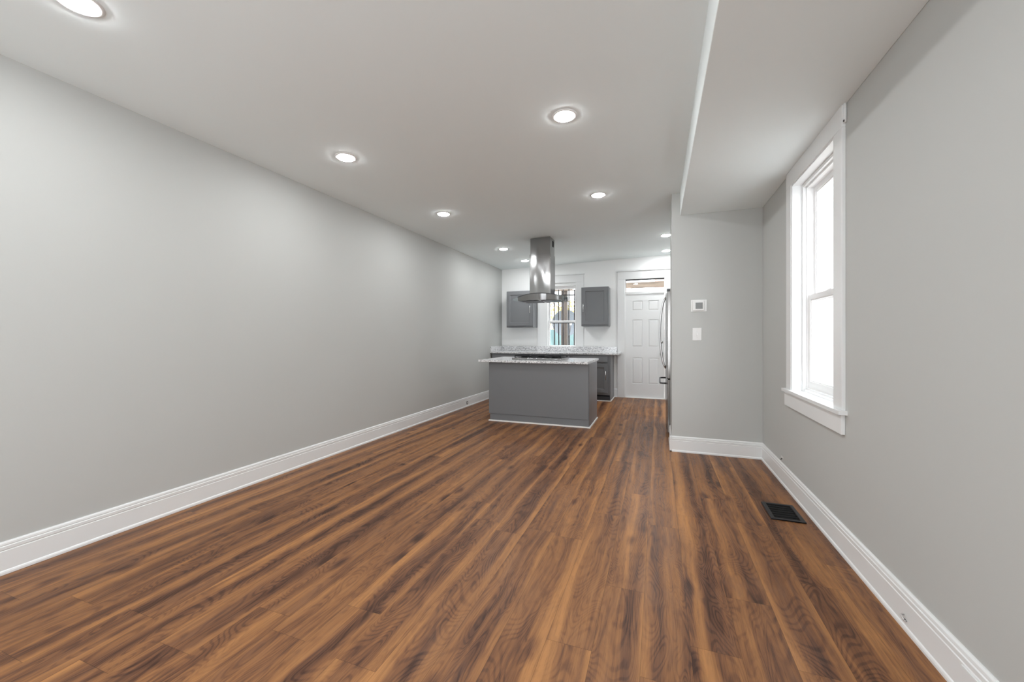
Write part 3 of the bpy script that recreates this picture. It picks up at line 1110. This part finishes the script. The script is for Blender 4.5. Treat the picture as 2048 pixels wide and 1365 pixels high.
d1 = door_curve(FY0, 5.552, 0.706, 1.752, 'door')
d2 = door_curve(5.558, FY1, 0.706, 1.752, 'door')
d3 = door_curve(FY0, FY1, 0.062, 0.694, 'freezer_drawer')
for d_, y in ((d1, 5.505), (d2, 5.605)):
    z0, z1 = 0.80, 1.715
    pts = []
    for k in range(25):
        t = k / 24
        pts.append((0.090 - 0.072 * (math.sin(math.pi * t) ** 0.55), y, z0 + (z1 - z0) * t))
    MB().tube(pts, 0.012, 12).build('handle', 'nickel', d_, smooth=True)
pts = [(0.092, 5.20, 0.640), (0.045, 5.20, 0.640), (0.020, 5.225, 0.640), (0.016, 5.40, 0.640), (0.016, 5.71, 0.640), (0.020, 5.885, 0.640), (0.045, 5.91, 0.640), (0.092, 5.91, 0.640)]
MB().tube(pts, 0.010, 12).build('handle', 'darksteel', d3, smooth=True)
for y in (FY0 + 0.02, FY1 - 0.11):
    MB().box(0.094, 0.19, y, y + 0.09, 1.753, 1.782).build('hinge_cover', 'darksteel', fr, bevel=0.004)

# ------------------------------------------------------------------ wall fittings
th = tag(empty('thermostat', (0.39, 4.52, 1.52)), 'white thermostat with a grey display on the short wall above the switch', 'thermostat')
MB().box(0.315, 0.464, 4.514, 4.5199, 1.464, 1.586).build('wall_plate', 'plastic', th, bevel=0.002)
tb = MB().box(0.332, 0.438, 4.492, 4.514, 1.474, 1.576).build('housing', 'plastic', th, bevel=0.005)
MB().box(0.357, 0.424, 4.4905, 4.4925, 1.492, 1.556).build('display', 'screen', th)
sw = tag(empty('light_switch', (0.372, 4.52, 1.23)), 'white toggle light switch below the thermostat', 'light switch')
MB().box(0.330, 0.416, 4.514, 4.5199, 1.166, 1.296).build('wall_plate', 'plastic', sw, bevel=0.003)
MB().prism([(0.3675, 4.514, 1.243), (0.3675, 4.503, 1.226), (0.3675, 4.501, 1.216), (0.3675, 4.514, 1.219)], (0.011, 0, 0)).build('toggle', 'plastic', sw)
for z in (1.262, 1.200):
    MB().lathe([(0, 0.001), (0.003, 0.001), (0.0035, 0), (0.0, 0)], (0.373, 4.514, z), (0, -1, 0), 10).build('screw', 'nickel', sw)

fv = tag(empty('floor_vent', (0.795, 3.192, 0)), 'black rectangular floor vent in the wood floor near the side window', 'floor vent')
vx0, vx1, vy0, vy1 = 0.697, 0.893, 3.050, 3.336
m = MB()


def bar(q, z1, inner):
    m.box(*q, 0.0005, z1)


bw = 0.024
for q in ((vx0, vx0 + bw, vy0, vy1), (vx1 - bw, vx1, vy0, vy1), (vx0 + bw, vx1 - bw, vy0, vy0 + bw), (vx0 + bw, vx1 - bw, vy1 - bw, vy1)):
    m.box(*q, 0.0005, 0.009)
bmesh.ops.remove_doubles(m.bm, verts=m.bm.verts[:], dist=1e-5)
m.build('frame', 'black', fv, bevel=0.003)
MB().box(vx0 + bw, vx1 - bw, vy0 + bw, vy1 - bw, 0.0005, 0.0012).build('duct_shade_plate', 'void', fv)  # flat near-black plate stands in for the darkness of the open duct
for k in range(1, 6):
    y = vy0 + bw + (vy1 - vy0 - 2 * bw) * k / 6
    MB().box(vx0 + bw, vx1 - bw, y - 0.0015, y + 0.0015, 0.0012, 0.0055).build('louver', 'void', fv)

# small fittings on the baseboards and wall
co = tag(empty('cable_jack', (-3.104, 6.194, 0.068)), 'small square cable jack low on the baseboard beside the island', 'cable jack')
MB().box(-3.1045, -3.0990, 6.172, 6.216, 0.042, 0.094).build('plate', 'darksteel', co, bevel=0.002)
MB().box(-3.0990, -3.0965, 6.181, 6.207, 0.053, 0.083).build('insert', 'plastic', co, bevel=0.001)
MB().lathe([(0, 0.02), (0.004, 0.02), (0.004, 0.004), (0.006, 0.004), (0.006, 0), (0, 0)], (-3.0965, 6.194, 0.068), (1, 0, 0), 12).build('connector', 'nickel', co)
cl = tag(empty('cable_clip', (0.949, 2.086, 0.048)), 'tiny metal cable clip on the baseboard close to the camera', 'cable clip')
MB().tube([(0.949, 2.096, 0.058), (0.940, 2.096, 0.058), (0.936, 2.090, 0.058), (0.936, 2.082, 0.052), (0.940, 2.078, 0.044), (0.949, 2.078, 0.042)], 0.0028, 8).build('hook', 'nickel', cl, smooth=True)
MB().lathe([(0, 0.006), (0.0035, 0.006), (0.005, 0.003), (0.005, 0), (0, 0)], (0.949, 2.088, 0.040), (-1, 0, 0), 12).build('screw', 'darksteel', cl)
cs = tag(empty('cable_stub', (0.9625, 3.878, 0.190)), 'short dark cable stub poking from the wall above the baseboard', 'cable stub')
MB().tube([(0.966, 3.876, 0.192), (0.957, 3.876, 0.190), (0.951, 3.874, 0.186)], 0.0042, 8).build('cable', 'black', cs, smooth=True)
MB().box(0.9612, 0.9626, 3.835, 3.905, 0.200, 0.212).build('filler_patch', 'patch', cs)
op = tag(empty('blank_outlet_cover', (0.949, 1.70, 0.085)), 'blank white cover plate painted onto the baseboard at the lower corner', 'cover plate')
MB().box(0.9440, 0.9491, 1.640, 1.760, 0.050, 0.112).build('plate', 'trim', op, bevel=0.002)
MB().lathe([(0, 0.0015), (0.0035, 0.0015), (0.004, 0), (0.0, 0)], (0.944, 1.70, 0.060), (-1, 0, 0), 10).build('screw', 'darksteel', op)
cv = tag(empty('painted_cable', (0.955, 2.664, 2.42)), 'thin painted cable stub running down from the soffit beside the window casing', 'cable')
MB().tube([(0.9545, 2.664, 2.4755), (0.9545, 2.664, 2.43), (0.9545, 2.6645, 2.372)], 0.0075, 10).build('cable', 'trim', cv, smooth=True)
MB().lathe([(0, 0.004), (0.005, 0.004), (0.006, 0), (0.0, 0)], (0.9485, 2.660, 2.380), (-1, 0, 0), 10).build('clip', 'darksteel', cv)

# ------------------------------------------------------------------ outside
MB().box(-9, 8, 8.06, 24, -0.5, -0.3).build('ground', 'ground')['kind'] = 'structure'
bpy.data.objects['ground']['label'] = 'pale back yard ground outside the kitchen'
bpy.data.objects['ground']['category'] = 'ground'

gd = tag(empty('window_guard', (-1.83, 8.13, 0.95)), 'black iron security bars outside the kitchen window', 'window guard')
for x in (-2.045, -1.95, -1.855, -1.735, -1.62, -1.56):
    MB().box(x - 0.011, x + 0.011, 8.114, 8.136, 0.98, 2.26).build('bar', 'black', gd)
for z in (1.0, 1.500, 2.075, 2.215):
    MB().box(-2.20, -1.46, 8.136, 8.146, z - 0.012, z + 0.012).build('crossbar', 'black', gd)
    for x in (-2.19, -1.48):
        MB().box(x - 0.006, x + 0.012, 8.058, 8.14, z - 0.006, z + 0.006).build('bracket', 'black', gd)

pp = tag(MB().box(-2.235, -2.095, 9.55, 9.69, -0.3, 2.75).build('porch_post', 'post', loc=(-2.15, 9.6, -0.3), bevel=0.006),
         'dark weathered wooden porch post outside the kitchen window', 'post')

sd = tag(empty('satellite_dish', (-2.19, 10.2, -0.3)), 'round grey satellite dish behind the porch post', 'satellite dish')
m = MB()
prof = [(0.345 * t, 0.14 * t * t) for t in (0.0, 0.2, 0.4, 0.6, 0.8, 0.95, 1.0)]
prof += [(0.350, 0.142), (0.345, 0.130), (0.26, 0.068), (0.13, 0.011), (0, -0.012)]
m.lathe(prof, (-2.27, 10.2, 1.54), (0.25, -1, 0.22), 40)
o = m.build('reflector', 'dish', sd, smooth=True)
MB().tube([(-2.20, 10.30, -0.3), (-2.20, 10.30, 1.35), (-2.26, 10.24, 1.5)], 0.026, 12).build('mast', 'darksteel', sd, smooth=True)
MB().tube([(-2.20, 10.15, 1.20), (-2.08, 9.80, 1.30), (-2.03, 9.72, 1.50)], 0.012, 8).build('feed_arm', 'darksteel', sd, smooth=True)
MB().lathe([(0, 0), (0.03, 0.0), (0.03, 0.09), (0, 0.09)], (-2.03, 9.70, 1.53), (-0.2, 1, 0), 14).build('feed_horn', 'plastic', sd)

fe = tag(empty('yard_fence', (-2.5, 12.0, -0.3)), 'teal vertical board fence at the end of the yard', 'fence')
m = MB()
k = 0
x = -6.0
while x < 2.0:
    w = 0.135 + 0.02 * random.random()
    m.box(x, x + w, 12.0, 12.02, -0.3, 1.42 + 0.03 * random.random())
    x += w + 0.006
m.box(-6.0, 2.0, 12.02, 12.06, 0.0, 0.09)
m.box(-6.0, 2.0, 12.02, 12.06, 1.1, 1.19)
m.build('board_panel', 'teal', fe)

tr = tag(empty('yard_tree', (-3.4, 17.0, -0.3)), 'yellow autumn tree beyond the fence', 'tree')
m = MB()
m.tube([(-3.4, 17, -0.3), (-3.35, 17, 0.6), (-3.42, 17.05, 1.6)], 0.12, 10)
m.tube([(-3.42, 17.05, 1.5), (-3.9, 16.9, 2.3), (-4.3, 16.9, 2.7)], 0.05, 8)
m.tube([(-3.42, 17.05, 1.5), (-2.9, 17.1, 2.2), (-2.5, 17.1, 2.5)], 0.05, 8)
m.build('trunk', 'bark', tr, smooth=True)
m = MB()
for i in range(2600):
    t = random.random() ** 0.5
    a, b_ = random.uniform(0, 2 * math.pi), random.uniform(-0.9, 1)
    rr = math.sqrt(1 - b_ * b_) if abs(b_) < 1 else 0
    p = Vector((-3.4 + 1.9 * t * rr * math.cos(a), 17 + 1.0 * t * rr * math.sin(a), 2.0 + 0.85 * t * b_))
    u = Vector((random.uniform(-1, 1), random.uniform(-1, 1), random.uniform(-1, 1))).normalized() * 0.06
    v = u.cross(Vector((random.random(), random.random(), 1))).normalized() * 0.04
    m.bm.faces.new([m.bm.verts.new(q) for q in (p - u, p - v, p + u, p + v)])
lf = m.build('foliage', 'leaf', tr)

pb = tag(MB().box(-3.4, 1.4, 9.50, 9.64, 2.335, 2.455).build('porch_beam', 'beam', loc=(-1, 9.57, 2.34)), 'weathered brown porch beam seen through the door transom', 'beam')
pc = tag(MB().box(-0.72, -0.60, 9.50, 9.64, -0.3, 2.335).build('porch_column', 'peach', loc=(-0.66, 9.57, -0.3)), 'peach painted porch column seen at the transom edge', 'column')
nb = tag(MB().box(-0.12, 3.2, 14.0, 15.0, -0.3, 3.6).build('neighbour_house', 'brick', loc=(1.5, 14.5, -0.3)), 'pink brick house across the yard seen through the transom', 'house')

nw = tag(empty('neighbour_building', (3.2, 4.5, -0.3)), 'white building across the alley outside the side window', 'building')
MB().box(3.2, 3.5, 0.5, 12.0, -0.3, 3.6).build('wall', 'render', nw)
MB().box(3.12, 3.2, 6.3, 6.5, -0.3, 3.6).build('pilaster', 'render', nw)
MB().box(3.12, 3.2, 8.6, 8.9, -0.3, 3.6).build('pilaster', 'render', nw)
ag = MB().box(1.13, 3.2, -1.0, 8.06, -0.5, -0.3).build('alley_ground', 'concrete')
ag['kind'] = 'structure'
